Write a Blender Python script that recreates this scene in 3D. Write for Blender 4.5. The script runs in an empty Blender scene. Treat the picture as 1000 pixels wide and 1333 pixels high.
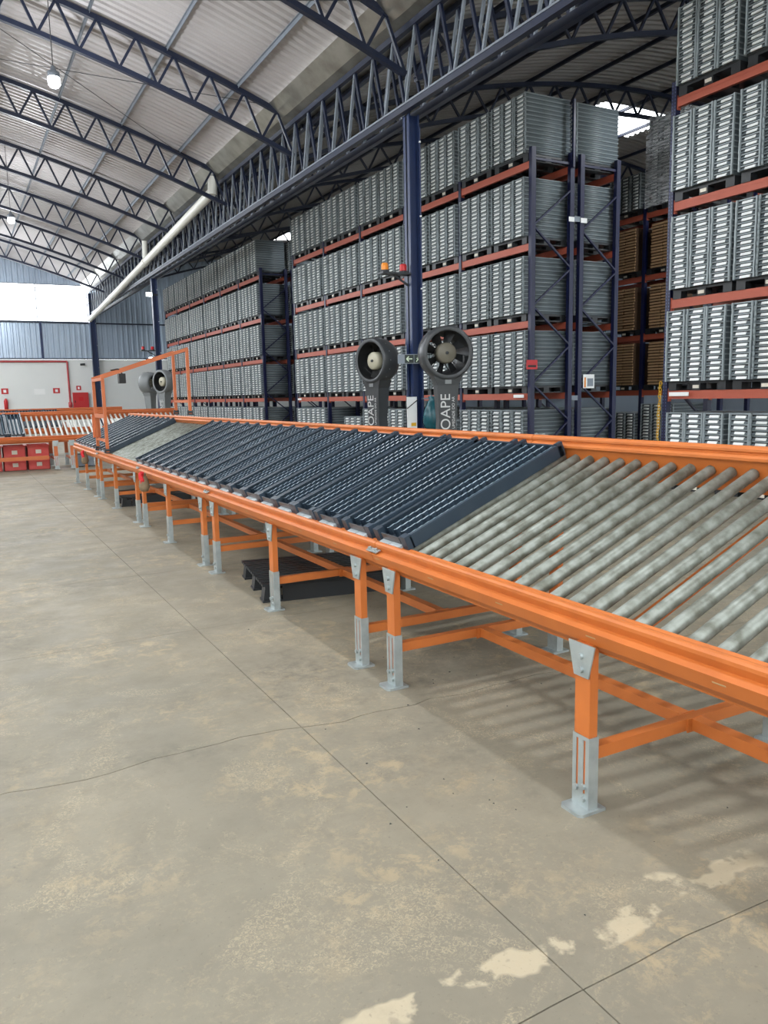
import bpy, math, random
import numpy as np
from mathutils import Matrix, Vector
random.seed(7); rng = np.random.default_rng(7)
scn = bpy.context.scene
COL = scn.collection
R = math.radians

# ------------------------------------------------------------------ camera
F_PX, PITCH, YAW, ROLL, CAM_H = 1020.0, R(8.52056), R(28.32799), R(-1.23188), 1.6
fw = Vector((math.sin(YAW)*math.cos(PITCH), math.cos(YAW)*math.cos(PITCH), -math.sin(PITCH)))
rt0 = Vector((math.cos(YAW), -math.sin(YAW), 0)); up0 = rt0.cross(fw)
rt = rt0*math.cos(ROLL) + up0*math.sin(ROLL); up = -rt0*math.sin(ROLL) + up0*math.cos(ROLL)
cam = bpy.data.cameras.new('camera'); cam.sensor_fit = 'HORIZONTAL'; cam.sensor_width = 36
cam.lens = 36*F_PX/1000; cam.clip_end = 300; cam.clip_start = .05
camo = bpy.data.objects.new('camera', cam); COL.objects.link(camo); scn.camera = camo
camo.matrix_world = Matrix(((rt.x, up.x, -fw.x, 0), (rt.y, up.y, -fw.y, 0), (rt.z, up.z, -fw.z, CAM_H), (0, 0, 0, 1)))

# ------------------------------------------------------------------ world and exposure
SKY_STRENGTH = 13.0
w = bpy.data.worlds.new('overcast_sky'); scn.world = w; w.use_nodes = True
bg = w.node_tree.nodes['Background']; bg.inputs[0].default_value = (.93, .97, 1, 1); bg.inputs[1].default_value = SKY_STRENGTH
scn.view_settings.view_transform = 'Standard'; scn.view_settings.look = 'None'
scn.view_settings.gamma = 1; scn.view_settings.use_curve_mapping = False
scn.view_settings.exposure = -0.85
LAMP_W = 1000.0

# ------------------------------------------------------------------ materials
def srgb(r, g, b):
    f = lambda c: (c/255/12.92 if c/255 <= .04045 else ((c/255+.055)/1.055)**2.4)
    return (f(r), f(g), f(b), 1)
MAT = {}
def mat(name, rgb, rough=.6, metal=0., var=.0, scale=3., bump=0., bscale=40., rand=0., rgb2=None, spec=.5, emit=0., stretch=None):
    """Principled material; var mixes toward rgb2 (or a darker tone) with noise, rand varies per object or island."""
    m = bpy.data.materials.new(name); m.use_nodes = True
    nt = m.node_tree; N = nt.nodes; L = nt.links; p = N['Principled BSDF']
    c = srgb(*rgb); p.inputs['Base Color'].default_value = c
    p.inputs['Roughness'].default_value = rough; p.inputs['Metallic'].default_value = metal
    p.inputs['Specular IOR Level'].default_value = spec
    if emit:
        p.inputs['Emission Color'].default_value = c; p.inputs['Emission Strength'].default_value = emit
    src = None
    if var or bump:
        geo = N.new('ShaderNodeNewGeometry'); vec = geo.outputs['Position']
        if stretch:
            mp = N.new('ShaderNodeMapping'); mp.inputs['Scale'].default_value = stretch
            L.new(vec, mp.inputs['Vector']); vec = mp.outputs['Vector']
    if var:
        no = N.new('ShaderNodeTexNoise'); no.inputs['Scale'].default_value = scale; no.inputs['Detail'].default_value = 6
        L.new(vec, no.inputs['Vector'])
        ra = N.new('ShaderNodeMapRange'); ra.inputs[1].default_value = .38; ra.inputs[2].default_value = .68
        ra.inputs[3].default_value = 0; ra.inputs[4].default_value = var
        L.new(no.outputs['Fac'], ra.inputs[0])
        mx = N.new('ShaderNodeMix'); mx.data_type = 'RGBA'; mx.inputs[6].default_value = c
        mx.inputs[7].default_value = srgb(*rgb2) if rgb2 else (c[0]*.45, c[1]*.45, c[2]*.45, 1)
        L.new(ra.outputs[0], mx.inputs[0]); src = mx.outputs[2]
    if rand:
        g = N.new('ShaderNodeNewGeometry'); oi = N.new('ShaderNodeObjectInfo')
        ad = N.new('ShaderNodeMath'); ad.operation = 'ADD'; L.new(g.outputs['Random Per Island'], ad.inputs[0]); L.new(oi.outputs['Random'], ad.inputs[1])
        r2 = N.new('ShaderNodeMapRange'); r2.inputs[1].default_value = 0; r2.inputs[2].default_value = 2
        r2.inputs[3].default_value = 1-rand; r2.inputs[4].default_value = 1+rand; L.new(ad.outputs[0], r2.inputs[0])
        hs = N.new('ShaderNodeHueSaturation'); hs.inputs['Color'].default_value = c
        if src: L.new(src, hs.inputs['Color'])
        L.new(r2.outputs[0], hs.inputs['Value']); src = hs.outputs['Color']
    if src: L.new(src, p.inputs['Base Color'])
    if bump:
        nb = N.new('ShaderNodeTexNoise'); nb.inputs['Scale'].default_value = bscale; nb.inputs['Detail'].default_value = 4
        L.new(vec, nb.inputs['Vector']); bu = N.new('ShaderNodeBump'); bu.inputs['Strength'].default_value = bump
        bu.inputs['Distance'].default_value = .01
        L.new(nb.outputs['Fac'], bu.inputs['Height']); L.new(bu.outputs['Normal'], p.inputs['Normal'])
    MAT[name] = m
    return m
mat('orange', (192, 107, 46), .48, var=.45, scale=6, rgb2=(166, 88, 36))
mat('orange_far', (192, 104, 58), .48, var=.3, scale=5, rgb2=(172, 88, 48))
mat('galv', (176, 184, 184), .42, .55, var=.5, scale=14, rgb2=(140, 150, 152))
mat('roller', (140, 145, 138), .48, .35, var=.9, scale=17, rgb2=(92, 93, 82), bump=.08, bscale=70)
mat('beam', (172, 84, 62), .5, var=.3, scale=4, rgb2=(160, 70, 50))
mat('upright', (14, 21, 60), .42, var=.2, scale=5)
mat('blue_steel', (26, 35, 58), .45, var=.3, scale=3)
mat('blue_column', (28, 46, 86), .38, var=.2, scale=3)
mat('grey_steel', (128, 136, 146), .45, .3, var=.3, scale=4)
mat('roof', (190, 186, 187), .5, .2, var=.4, scale=.6, rgb2=(168, 160, 160))
mat('roof_dark', (170, 168, 166), .5, .3, var=.35, scale=.6, rgb2=(148, 142, 140))
mat('gutter', (176, 176, 170), .32, .85, var=.6, scale=2.5, rgb2=(120, 116, 108), bump=.25, bscale=4)
mat('cladding', (178, 192, 208), .35, .6, var=.25, scale=.7, rgb2=(150, 168, 190))
mat('white_wall', (226, 229, 228), .75, var=.2, scale=1.2, rgb2=(210, 214, 214))
mat('pipe_white', (222, 222, 214), .4)
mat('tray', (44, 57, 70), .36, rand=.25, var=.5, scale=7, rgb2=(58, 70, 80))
mat('rib_crest_highlight', (104, 124, 138), .34, rand=.3, var=.6, scale=6, rgb2=(160, 172, 178))  # pale colour paints the highlight on the rib crests
mat('tray_foot', (186, 194, 198), .35, .2)
mat('label_clear', (62, 66, 70), .3)
mat('rtray', (92, 102, 107), .45, rand=.2)
mat('rtray_post', (144, 154, 158), .4, rand=.15)
mat('slot_shade_and_chips', (34, 40, 42), .6)  # paints the shade in the tray slots; also colours the debris chips
mat('rlabel', (244, 247, 247), .45, rand=.1)
mat('brown', (176, 142, 104), .7, rand=.25)
mat('brown_gap_shade', (84, 62, 44), .8)  # dark tone paints the shade in the gaps between stacked boxes
mat('black_plastic', (34, 37, 40), .45, rand=.2)
mat('white_spot', (210, 204, 190), .6, rand=.15)
mat('fan_grey', (62, 65, 68), .36)
mat('fan_light', (122, 126, 128), .38)
mat('fan_dark', (26, 28, 30), .5)
mat('fan_hub', (176, 172, 152), .4)
mat('fan_hub_dark', (104, 100, 88), .5)
mat('text_silver', (196, 198, 198), .35)
mat('red', (190, 40, 44), .45)
mat('red_bin', (206, 70, 66), .5, var=.3, scale=5, rgb2=(226, 120, 110))
mat('red_pipe', (176, 66, 70), .45)
mat('red_cloth', (196, 38, 44), .85)
mat('sack', (128, 110, 86), .9, var=.5, scale=20)
mat('white', (236, 238, 238), .5)
mat('teal', (26, 88, 100), .25, var=.5, scale=14)
mat('yellow', (226, 176, 40), .5)
mat('amber', (236, 140, 30), .3)
mat('sign_green', (30, 44, 40), .5)
mat('sign_pale', (200, 216, 190), .5)
mat('black', (14, 14, 16), .5)
mat('dark_grey', (52, 56, 60), .5)
mat('lamp_glow', (240, 248, 255), .4, emit=14)
mat('joint', (82, 75, 62), .9)
mat('roller_white', (214, 216, 212), .45, .1, var=.3, scale=6)
mat('tan', (180, 150, 110), .8)
mat('cable', (60, 60, 62), .5)

def floor_material():
    m = bpy.data.materials.new('concrete'); m.use_nodes = True; MAT['concrete'] = m
    nt = m.node_tree; N = nt.nodes; L = nt.links; p = N['Principled BSDF']
    geo = N.new('ShaderNodeNewGeometry'); pos = geo.outputs['Position']
    sep = N.new('ShaderNodeSeparateXYZ'); L.new(pos, sep.inputs[0])
    def noise(s, d=6, rough=.6, dist=0.):
        n = N.new('ShaderNodeTexNoise'); n.inputs['Scale'].default_value = s; n.inputs['Detail'].default_value = d
        n.inputs['Roughness'].default_value = rough; n.inputs['Distortion'].default_value = dist; L.new(pos, n.inputs['Vector']); return n.outputs['Fac']
    def rng_(src, a, b, lo=0., hi=1.):
        r = N.new('ShaderNodeMapRange'); r.inputs[1].default_value = a; r.inputs[2].default_value = b
        r.inputs[3].default_value = lo; r.inputs[4].default_value = hi; L.new(src, r.inputs[0]); return r.outputs[0]
    def mul(a, b, op='MULTIPLY'):
        k = N.new('ShaderNodeMath'); k.operation = op
        for i, v in ((0, a), (1, b)):
            if isinstance(v, (int, float)): k.inputs[i].default_value = v
            else: L.new(v, k.inputs[i])
        return k.outputs[0]
    def mix(f, a, b):
        k = N.new('ShaderNodeMix'); k.data_type = 'RGBA'; L.new(f, k.inputs[0])
        for i, v in ((6, a), (7, b)):
            if isinstance(v, tuple): k.inputs[i].default_value = v
            else: L.new(v, k.inputs[i])
        return k.outputs[2]
    base = mix(rng_(noise(.9, 5), .35, .65), srgb(128, 122, 107), srgb(144, 136, 118))
    base = mix(rng_(noise(5, 7, .7), .4, .75, 0, .55), base, srgb(120, 113, 98))
    # tan scuffed film, blotchy
    blot = mul(rng_(noise(1.1, 3), .48, .62), rng_(noise(9, 8, .75, .4), .5, .6))
    base = mix(mul(blot, .8), base, srgb(172, 154, 123))
    fine = mul(rng_(noise(2.2, 4), .42, .6), rng_(noise(38, 6, .8), .52, .62))
    base = mix(mul(fine, .55), base, srgb(166, 151, 124))
    base = mix(rng_(noise(.35, 3), .45, .7, 0, .4), base, srgb(114, 111, 100))
    # pale spilled-screed streak running across the floor at y = 1.6
    d = mul(mul(sep.outputs['Y'], mul(noise(3.0, 3), .34), 'SUBTRACT'), 1.42, 'SUBTRACT')
    band = rng_(mul(d, d), .0030, .0016)
    bx = mul(rng_(sep.outputs['X'], .45, .7), rng_(sep.outputs['X'], 2.35, 2.2))
    streak = mul(mul(band, bx), rng_(noise(4.5, 5, .6), .47, .52))
    base = mix(mul(streak, .85), base, srgb(186, 173, 147))
    base = mix(rng_(noise(60, 3), .62, .72, 0, .35), base, srgb(92, 86, 74))
    sm = mul(rng_(noise(.8, 6, .65, .6), .5, .66), rng_(noise(14, 5, .7), .4, .7))
    base = mix(mul(sm, .75), base, srgb(92, 88, 78))
    scuff = mul(rng_(noise(1.6, 5, .7, 1.5), .52, .6), rng_(noise(55, 4, .8, 2.), .5, .58))
    base = mix(mul(scuff, .6), base, srgb(178, 164, 136))
    L.new(base, p.inputs['Base Color'])
    L.new(rng_(noise(2.5), .3, .7, .5, .72), p.inputs['Roughness'])
    bu = N.new('ShaderNodeBump'); bu.inputs['Strength'].default_value = .25; bu.inputs['Distance'].default_value = .004
    L.new(noise(28, 8, .7), bu.inputs['Height']); L.new(bu.outputs['Normal'], p.inputs['Normal'])
floor_material()
def film_material():
    m = bpy.data.materials.new('film'); m.use_nodes = True; MAT['film'] = m
    nt = m.node_tree; N = nt.nodes; L = nt.links; p = N['Principled BSDF']
    p.inputs['Base Color'].default_value = (.93, .96, 1, 1); p.inputs['Roughness'].default_value = .14
    geo = N.new('ShaderNodeNewGeometry'); mp = N.new('ShaderNodeMapping'); mp.inputs['Scale'].default_value = (1.2, 1.2, 9); mp.inputs['Rotation'].default_value = (.3, .1, 0)
    L.new(geo.outputs['Position'], mp.inputs['Vector'])
    n = N.new('ShaderNodeTexNoise'); n.inputs['Scale'].default_value = 3; n.inputs['Detail'].default_value = 4; L.new(mp.outputs[0], n.inputs['Vector'])
    r = N.new('ShaderNodeMapRange'); r.inputs[1].default_value = .45; r.inputs[2].default_value = .7; r.inputs[3].default_value = .22; r.inputs[4].default_value = .7
    L.new(n.outputs['Fac'], r.inputs[0]); L.new(r.outputs[0], p.inputs['Alpha'])
    bu = N.new('ShaderNodeBump'); bu.inputs['Strength'].default_value = .6; bu.inputs['Distance'].default_value = .02
    L.new(n.outputs['Fac'], bu.inputs['Height']); L.new(bu.outputs['Normal'], p.inputs['Normal'])
film_material()
def perforated_material():
    """blue upright paint with two columns of punched slots (fine holes)."""
    m = MAT['upright'].copy(); m.name = 'upright_punched'; MAT['upright_punched'] = m
    nt = m.node_tree; N = nt.nodes; L = nt.links; p = N['Principled BSDF']
    old = p.inputs['Base Color'].links[0].from_socket
    geo = N.new('ShaderNodeNewGeometry'); sp = N.new('ShaderNodeSeparateXYZ'); L.new(geo.outputs['Position'], sp.inputs[0])
    def M2(op, a, b):
        k = N.new('ShaderNodeMath'); k.operation = op
        for i, v in ((0, a), (1, b)):
            if isinstance(v, (int, float)): k.inputs[i].default_value = v
            else: L.new(v, k.inputs[i])
        return k.outputs[0]
    fz = M2('FRACT', M2('MULTIPLY', sp.outputs['Z'], 20.), 0)
    fy = M2('FRACT', M2('MULTIPLY', sp.outputs['Y'], 20.), 0)
    hole = M2('MULTIPLY', M2('LESS_THAN', M2('ABSOLUTE', M2('SUBTRACT', fz, .5), 0), .2), M2('LESS_THAN', M2('ABSOLUTE', M2('SUBTRACT', fy, .5), 0), .16))
    mx = N.new('ShaderNodeMix'); mx.data_type = 'RGBA'; L.new(hole, mx.inputs[0]); L.new(old, mx.inputs[6]); mx.inputs[7].default_value = srgb(70, 80, 120)
    L.new(mx.outputs[2], p.inputs['Base Color'])
perforated_material()

ORD = 'first second third fourth fifth sixth seventh eighth ninth tenth eleventh twelfth thirteenth fourteenth fifteenth sixteenth seventeenth eighteenth nineteenth twentieth'.split()
# ------------------------------------------------------------------ mesh helpers
BOXF = [(0, 3, 2, 1), (4, 5, 6, 7), (0, 1, 5, 4), (1, 2, 6, 5), (2, 3, 7, 6), (3, 0, 4, 7)]
class MB:
    def __init__(s): s.v = []; s.f = []; s.m = []; s.sm = []
    def add(s, vs, fs, mi=0, smooth=False):
        o = len(s.v); s.v += [tuple(v) for v in vs]
        for f in fs: s.f.append(tuple(i+o for i in f)); s.m.append(mi); s.sm.append(smooth)
        return s
    def box(s, x0, x1, y0, y1, z0, z1, mi=0):
        return s.add([(x0, y0, z0), (x1, y0, z0), (x1, y1, z0), (x0, y1, z0), (x0, y0, z1), (x1, y0, z1), (x1, y1, z1), (x0, y1, z1)], BOXF, mi)
    def cbox(s, c, d, mi=0):
        return s.box(c[0]-d[0]/2, c[0]+d[0]/2, c[1]-d[1]/2, c[1]+d[1]/2, c[2]-d[2]/2, c[2]+d[2]/2, mi)
    def bar(s, a, b, wd, ht, upv=(0, 0, 1), mi=0):
        a, b = Vector(a), Vector(b); d = (b-a).normalized(); u = Vector(upv)
        if abs(d.dot(u)) > .98: u = Vector((0, 1, 0))
        sd = d.cross(u).normalized(); u = sd.cross(d)
        q = [sd*x*wd/2 + u*z*ht/2 for x, z in ((-1, -1), (1, -1), (1, 1), (-1, 1))]
        return s.add([a+k for k in q]+[b+k for k in q], [(0, 1, 2, 3), (7, 6, 5, 4), (0, 4, 5, 1), (1, 5, 6, 2), (2, 6, 7, 3), (3, 7, 4, 0)], mi)
    def tube(s, a, b, r, n=10, mi=0, r2=None, caps=True):
        a, b = Vector(a), Vector(b); d = (b-a).normalized(); u = Vector((0, 0, 1)) if abs(d.z) < .95 else Vector((0, 1, 0))
        x = d.cross(u).normalized(); y = d.cross(x); r2 = r if r2 is None else r2
        vs = [a+(x*math.cos(t)+y*math.sin(t))*r for t in [2*math.pi*i/n for i in range(n)]] + [b+(x*math.cos(t)+y*math.sin(t))*r2 for t in [2*math.pi*i/n for i in range(n)]]
        s.add(vs, [(i, i+n, (i+1) % n+n, (i+1) % n) for i in range(n)], mi, True)
        if caps: s.add(vs, [tuple(range(n)), tuple(range(2*n-1, n-1, -1))], mi)
        return s
    def lathe(s, prof, n=24, mi=0, axis='z', c=(0, 0, 0)):
        """prof: list of (radius, height) about an axis through c."""
        vs = []
        for r, h in prof:
            for i in range(n):
                t = 2*math.pi*i/n; p = (r*math.cos(t), r*math.sin(t), h)
                if axis == 'x': p = (p[2], p[0], p[1])
                elif axis == 'y': p = (p[1], p[2], p[0])
                vs.append((p[0]+c[0], p[1]+c[1], p[2]+c[2]))
        k = len(prof)
        return s.add(vs, [(j*n+i, j*n+(i+1) % n, (j+1)*n+(i+1) % n, (j+1)*n+i) for j in range(k-1) for i in range(n)], mi, True)
    def prism(s, poly, y0, y1, fn, mi=0):
        """extrude a 2D polygon (a,b) from y0 to y1; fn(a,b,y)->xyz."""
        n = len(poly); vs = [fn(a, b, y0) for a, b in poly]+[fn(a, b, y1) for a, b in poly]
        return s.add(vs, [(i, (i+1) % n, (i+1) % n+n, i+n) for i in range(n)]+[tuple(range(n-1, -1, -1)), tuple(range(n, 2*n))], mi)
    def mesh(s, name, mats):
        me = bpy.data.meshes.new(name); me.from_pydata(s.v, [], s.f)
        for k in (mats if isinstance(mats, (list, tuple)) else [mats]): me.materials.append(MAT[k])
        me.polygons.foreach_set('material_index', s.m); me.polygons.foreach_set('use_smooth', s.sm)
        me.update(); return me
def put(name, me, parent=None, loc=None, rot=None):
    o = bpy.data.objects.new(name, me); COL.objects.link(o)
    if loc is not None: o.location = loc
    if rot is not None: o.rotation_euler = rot
    if parent is not None: o.parent = parent
    return o
def obj(name, mb, mats, parent=None, loc=None, rot=None): return put(name, mb.mesh(name, mats), parent, loc, rot)
def tag(o, label, cat, group=None, kind=None):
    if label: o['label'] = label
    if cat: o['category'] = cat
    if group: o['group'] = group
    if kind: o['kind'] = kind
    return o
def thing(name, label, cat, loc=(0, 0, 0), rotz=0., group=None, kind=None):
    o = bpy.data.objects.new(name, None); COL.objects.link(o); o.location = loc; o.rotation_euler = (0, 0, rotz); o.empty_display_size = .2
    return tag(o, label, cat, group, kind)
def struct(o, label=None): o['kind'] = 'structure'; return tag(o, label, None)
UNIT = {}
def bar(name, a, b, wd, ht, m, parent=None, off=(0, 0, 0), upv=(0, 0, 1)):
    """one straight bar as an object that shares a unit box mesh per material."""
    if m not in UNIT: UNIT[m] = MB().box(-.5, .5, 0, 1, -.5, .5).mesh('unit_bar', m)
    a = Vector(a)-Vector(off); b = Vector(b)-Vector(off); d = b-a; ln = d.length; d.normalize(); u = Vector(upv)
    if abs(d.dot(u)) > .98: u = Vector((0, 1, 0))
    sd = d.cross(u).normalized(); u = sd.cross(d)
    o = bpy.data.objects.new(name, UNIT[m]); COL.objects.link(o)
    if parent is not None: o.parent = parent
    o.matrix_basis = Matrix(((sd.x*wd, d.x*ln, u.x*ht, a.x), (sd.y*wd, d.y*ln, u.y*ht, a.y), (sd.z*wd, d.z*ln, u.z*ht, a.z), (0, 0, 0, 1)))
    return o
def copy_tree(o, parent=None):
    c = o.copy(); COL.objects.link(c); c.parent = parent
    for ch in o.children: copy_tree(ch, c)
    return c
def text(name, s, size, m, parent, mw, extrude=.001):
    cu = bpy.data.curves.new(name, 'FONT'); cu.body = s; cu.size = size; cu.extrude = extrude
    cu.align_x = 'LEFT'; cu.align_y = 'CENTER'; cu.materials.append(MAT[m])
    tmp = bpy.data.objects.new(name, cu); COL.objects.link(tmp); dg = bpy.context.evaluated_depsgraph_get()
    me = bpy.data.meshes.new_from_object(tmp.evaluated_get(dg)); bpy.data.objects.remove(tmp)
    o = put(name, me, parent); o.matrix_basis = mw
    return o

# ================================================================== SETTING
WALL_Y, COLX = 46.6, 7.2
TY = [12.1+4.93*k for k in range(-4, 8)]          # truss lines; the last one is the end wall
# ---- floor: slabs with real joints
fl = obj('floor', MB().box(-22, 32, -14, 48, -.06, -.02), 'joint'); struct(fl, 'bare grey brown concrete floor with saw cut joints and a crack')
XJ = [-22, -10.65, -6.65, -2.65, 1.35, 5.35, 32]; YJ = [-14, -6.4, -2.45, -.5, 1.43, 3.4, 5.3, 7.3, 9.25, 11.2, 13.15, 15.1, 17.05, 21, 25, 30, 35, 40, 48]
def jag(i, j):
    """shared ragged edge along joint j over slab column i."""
    r = random.Random(i*97+j); x0, x1 = XJ[i], XJ[i+1]; n = max(2, min(40, int((x1-x0)/.1)))
    crack = abs(YJ[j]-3.4) < .01 and x0 > -8 and x1 < 6; a = .028 if crack else .006
    pts = []; yv = 0.
    for k in range(n+1):
        yv = yv*.8+r.uniform(-a, a); pts.append((x0+(x1-x0)*k/n, YJ[j]+(0 if k in (0, n) else yv)))
    return pts
G = .0022
for i in range(len(XJ)-1):
    for j in range(len(YJ)-1):
        g0 = .0035 if j == 5 else G; g1 = .0035 if j == 4 else G
        lo = [(x, y+g0) for x, y in jag(i, j)]; hi = [(x, y-g1) for x, y in jag(i, j+1)]
        if j == 0: lo = [(lo[0][0], YJ[0]), (lo[-1][0], YJ[0])]
        cl = lambda x: min(max(x, XJ[i]+G), XJ[i+1]-G)
        poly = [(cl(x), y) for x, y in lo]+[(cl(x), y) for x, y in reversed(hi)]
        obj('slab', MB().prism(poly, -.02, 0, lambda a, b, y: (a, b, y)), 'concrete', fl)

# ---- vault profiles
def zl(x): return 10.2-.0144*(x+6.3)**2          # top chord, hall with the hanging lamps
def zr(x): return 9.84-.0180*(x-18.7)**2         # top chord, rack hall
def corr_roof(name, fz, x0, x1, nx, m, label, holes=()):
    e = thing(name, label, None); struct(e)
    per, dep = .22, .045
    for a, b in zip(TY[:-1], TY[1:]):
        n = int(round((b-a)/per)); ys = []
        for k in range(n):
            y = a+(b-a)*k/n; p = (b-a)/n
            ys += [(y, 0), (y+p*.35, 0), (y+p*.5, dep), (y+p*.85, dep)]
        ys.append((b, 0)); xs = [x0+(x1-x0)*i/nx for i in range(nx+1)]
        mb = MB(); V = [(x, y, fz(x)+.14+d) for y, d in ys for x in xs]; k = nx+1; Fs = []
        for j in range(len(ys)-1):
            for i in range(nx):
                cx, cy = (xs[i]+xs[i+1])/2, (ys[j][0]+ys[j+1][0])/2
                if any(h[0] < cx < h[1] and h[2] < cy < h[3] for h in holes): continue
                Fs.append((j*k+i, j*k+i+1, (j+1)*k+i+1, (j+1)*k+i))
        mb.add(V, Fs); obj('roof_sheet', mb, m, e)
    return e
SKYL = [(17.5, 20.5, 18.4, 20.4), (17.5, 20.5, 28.3, 30.2), (15.5, 19.5, 38.6, 40.9), (17.5, 20.5, 3.6, 5.6)]
corr_roof('ceiling_vault', zl, -20, 6.75, 30, 'roof', 'vaulted ribbed metal roof over the hall with the hanging lamps', [(-8.2, -4.3, a+.5, b-.5) for a, b in zip(TY[:-1], TY[1:])])  # unseen ridge openings, added to let steep daylight down on the conveyor
corr_roof('ceiling_rack_hall', zr, 7.65, 30, 45, 'roof_dark', 'vaulted ribbed metal roof over the pallet racks', SKYL)
# ---- valley gutter
gut = MB()
for a, b in zip(TY[:-1], TY[1:]):
    pr = [(6.55, zl(6.55)+.06), (6.85, 7.62), (7.0, 7.56), (7.4, 7.56), (7.55, 7.66), (7.85, zr(7.85)+.1)]
    for (xa, za), (xb, zb) in zip(pr[:-1], pr[1:]): gut.add([(xa, a, za), (xa, b-(.15 if b > WALL_Y-1 else 0), za), (xb, b-(.15 if b > WALL_Y-1 else 0), zb), (xb, a, zb)], [(0, 1, 2, 3)])
tag(obj('valley_gutter', gut, 'gutter'), 'dull silver sheet metal valley gutter above the lattice girder', 'gutter')
# ---- end wall
def corr_wall(name, x0, x1, zf, m='cladding', y=WALL_Y, parent=None):
    mb = MB(); per = .28; n = int((x1-x0)/per); pts = []
    for k in range(n):
        x = x0+(x1-x0)*k/n; p = (x1-x0)/n; pts += [(x, 0), (x+p*.5, 0), (x+p*.62, -.04), (x+p*.88, -.04)]
    pts.append((x1, 0)); V = []
    for x, d in pts: a, b = zf(x); V += [(x, y+d, a), (x, y+d, b)]
    mb.add(V, [(2*i, 2*i+2, 2*i+3, 2*i+1) for i in range(len(pts)-1)])
    return obj(name, mb, m, parent)
we = thing('wall_end', 'end wall with white lower part and ribbed blue grey metal cladding above', None); struct(we)
obj('masonry', MB().box(-20, 30, WALL_Y-.06, WALL_Y+.3, 0, 3.86), 'white_wall', we)
corr_wall('cladding', -20, 7.0, lambda x: (3.9, 5.86), parent=we)
corr_wall('cladding', -20, 6.9, lambda x: (7.84, max(7.85, zl(x)+.2)), parent=we)
corr_wall('cladding', 7.0, 29.9, lambda x: (3.9, max(4, (zr(x) if x > 7.6 else 7.5)+.2)), parent=we)
for z in (3.9, 5.82): tag(bar('wall_girt', (-20, WALL_Y-.09, z), (29.9, WALL_Y-.09, z), .06, .07, 'blue_steel'), 'dark girt rail along the foot of the wall cladding' if z < 4 else 'dark girt rail along the window sill of the end wall', 'girt')
wr = obj('wall_right', MB().box(30, 30.2, -10, WALL_Y, 0, 9), 'cladding'); struct(wr, 'plain metal side wall behind the racks')
wn = thing('window_1', 'long bright window opening high in the end wall', None); struct(wn)
for z in (5.88, 7.82): bar('window_frame', (-20, WALL_Y, z), (6.9, WALL_Y, z), .05, .05, 'grey_steel', wn)
for z in (6.55, 7.2, 7.62): bar('mullion', (-20, WALL_Y, z), (6.9, WALL_Y, z), .02, .022, 'grey_steel', wn)
for x in (6.88, 4.3, 1.7, -.9): bar('mullion', (x, WALL_Y, 5.88), (x, WALL_Y, 7.82), .05, .05, 'grey_steel', wn)
for nm, a, b, lab in (('wall_left', (-20.2, -14, 0), (-20, WALL_Y, 0), 'unseen side wall of the lamp hall, open band added for daylight'), ('wall_back', (-20, -14.2, 0), (30, -14, 0), 'unseen wall added to close the hall behind the conveyor start')):  # unseen walls, added to stop low light and admit it high up
    wl = thing(nm, lab, None); struct(wl)
    obj('masonry', MB().box(a[0], b[0], a[1], b[1], 0, 5.4 if nm == 'wall_left' else 9.5), 'white_wall', wl)
    if nm == 'wall_left':
        for y in range(-9, 46, 5): obj('pier', MB().box(-20.2, -20, y, y+.25, 5.4, 7.3), 'blue_column', wl)
        obj('lintel', MB().box(-20.2, -20, -14, WALL_Y, 7.2, 7.8), 'cladding', wl)
# ---- purlins
for k, x in enumerate([5.87-1.46*k for k in range(9)]):
    p = thing('roof_purlin', f'long grey steel purlin of the lamp hall, {ORD[k]} from the valley gutter', 'purlin', (x, 20, zl(x)), 0, 'purlins of the lamp hall')
    bar('flange', (0, TY[0]-20, .10), (0, WALL_Y-20, .10), .06, .012, 'grey_steel', p); bar('web', (0, TY[0]-20, .06), (0, WALL_Y-20, .06), .008, .1, 'grey_steel', p)
for k, x in enumerate([8.9+1.6*k for k in range(12)]):
    p = thing('roof_purlin', f'long dark steel purlin above the racks, {ORD[k]} from the valley gutter', 'purlin', (x, 20, zr(x)), 0, 'purlins of the rack hall')
    bar('flange', (0, TY[0]-20, .04), (0, WALL_Y-20, .04), .07, .012, 'blue_steel', p); bar('web', (0, TY[0]-20, .08), (0, WALL_Y-20, .08), .01, .1, 'blue_steel', p)
# ---- trusses
def truss(y, fz, x_start, sgn, npan, pan, dep, label, group, name='roof_truss', wd=.07):
    base = (x_start, y, fz(x_start)-dep)
    t = thing(name, label, 'truss', base, 0, group)
    xs = [x_start+sgn*pan*i for i in range(npan+1)]
    for nm, dz, h in (('top_chord', 0, .1), ('bottom_chord', -dep, .09)):
        mb = MB()
        for a, b in zip(xs[:-1], xs[1:]): mb.bar((a-base[0], 0, fz(a)+dz-base[2]), (b-base[0], 0, fz(b)+dz-base[2]), wd+.03, h)
        obj(nm, mb, 'blue_steel', t)
    for i in range(npan):
        a, b = xs[i], xs[i+1]; md = (a+b)/2
        bar('web_member', (a, y, fz(a)-dep), (md, y, fz(md)), .05, .05, 'blue_steel', t, base)
        bar('web_member', (md, y, fz(md)), (b, y, fz(b)-dep), .05, .05, 'blue_steel', t, base)
LN = ['first arched roof truss of the lamp hall, landing beside the column with the exit sign'] 
for k, y in enumerate(TY[3:-1]):
    lab = ['dark blue arched lattice truss landing one bay before the column with the exit sign', 'dark blue arched lattice truss landing on the column with the exit sign',
           'dark blue arched lattice truss one bay beyond the column with the exit sign', 'dark blue arched lattice truss meeting the top end of the white downpipe'][k] if k < 4 else f'dark blue arched lattice truss, {ORD[k-4]} one past the top of the white downpipe'
    truss(y, zl, 7.1, -1, 22 if k < 4 else 14, .73, .74, lab, 'arched trusses of the lamp hall')
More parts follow.
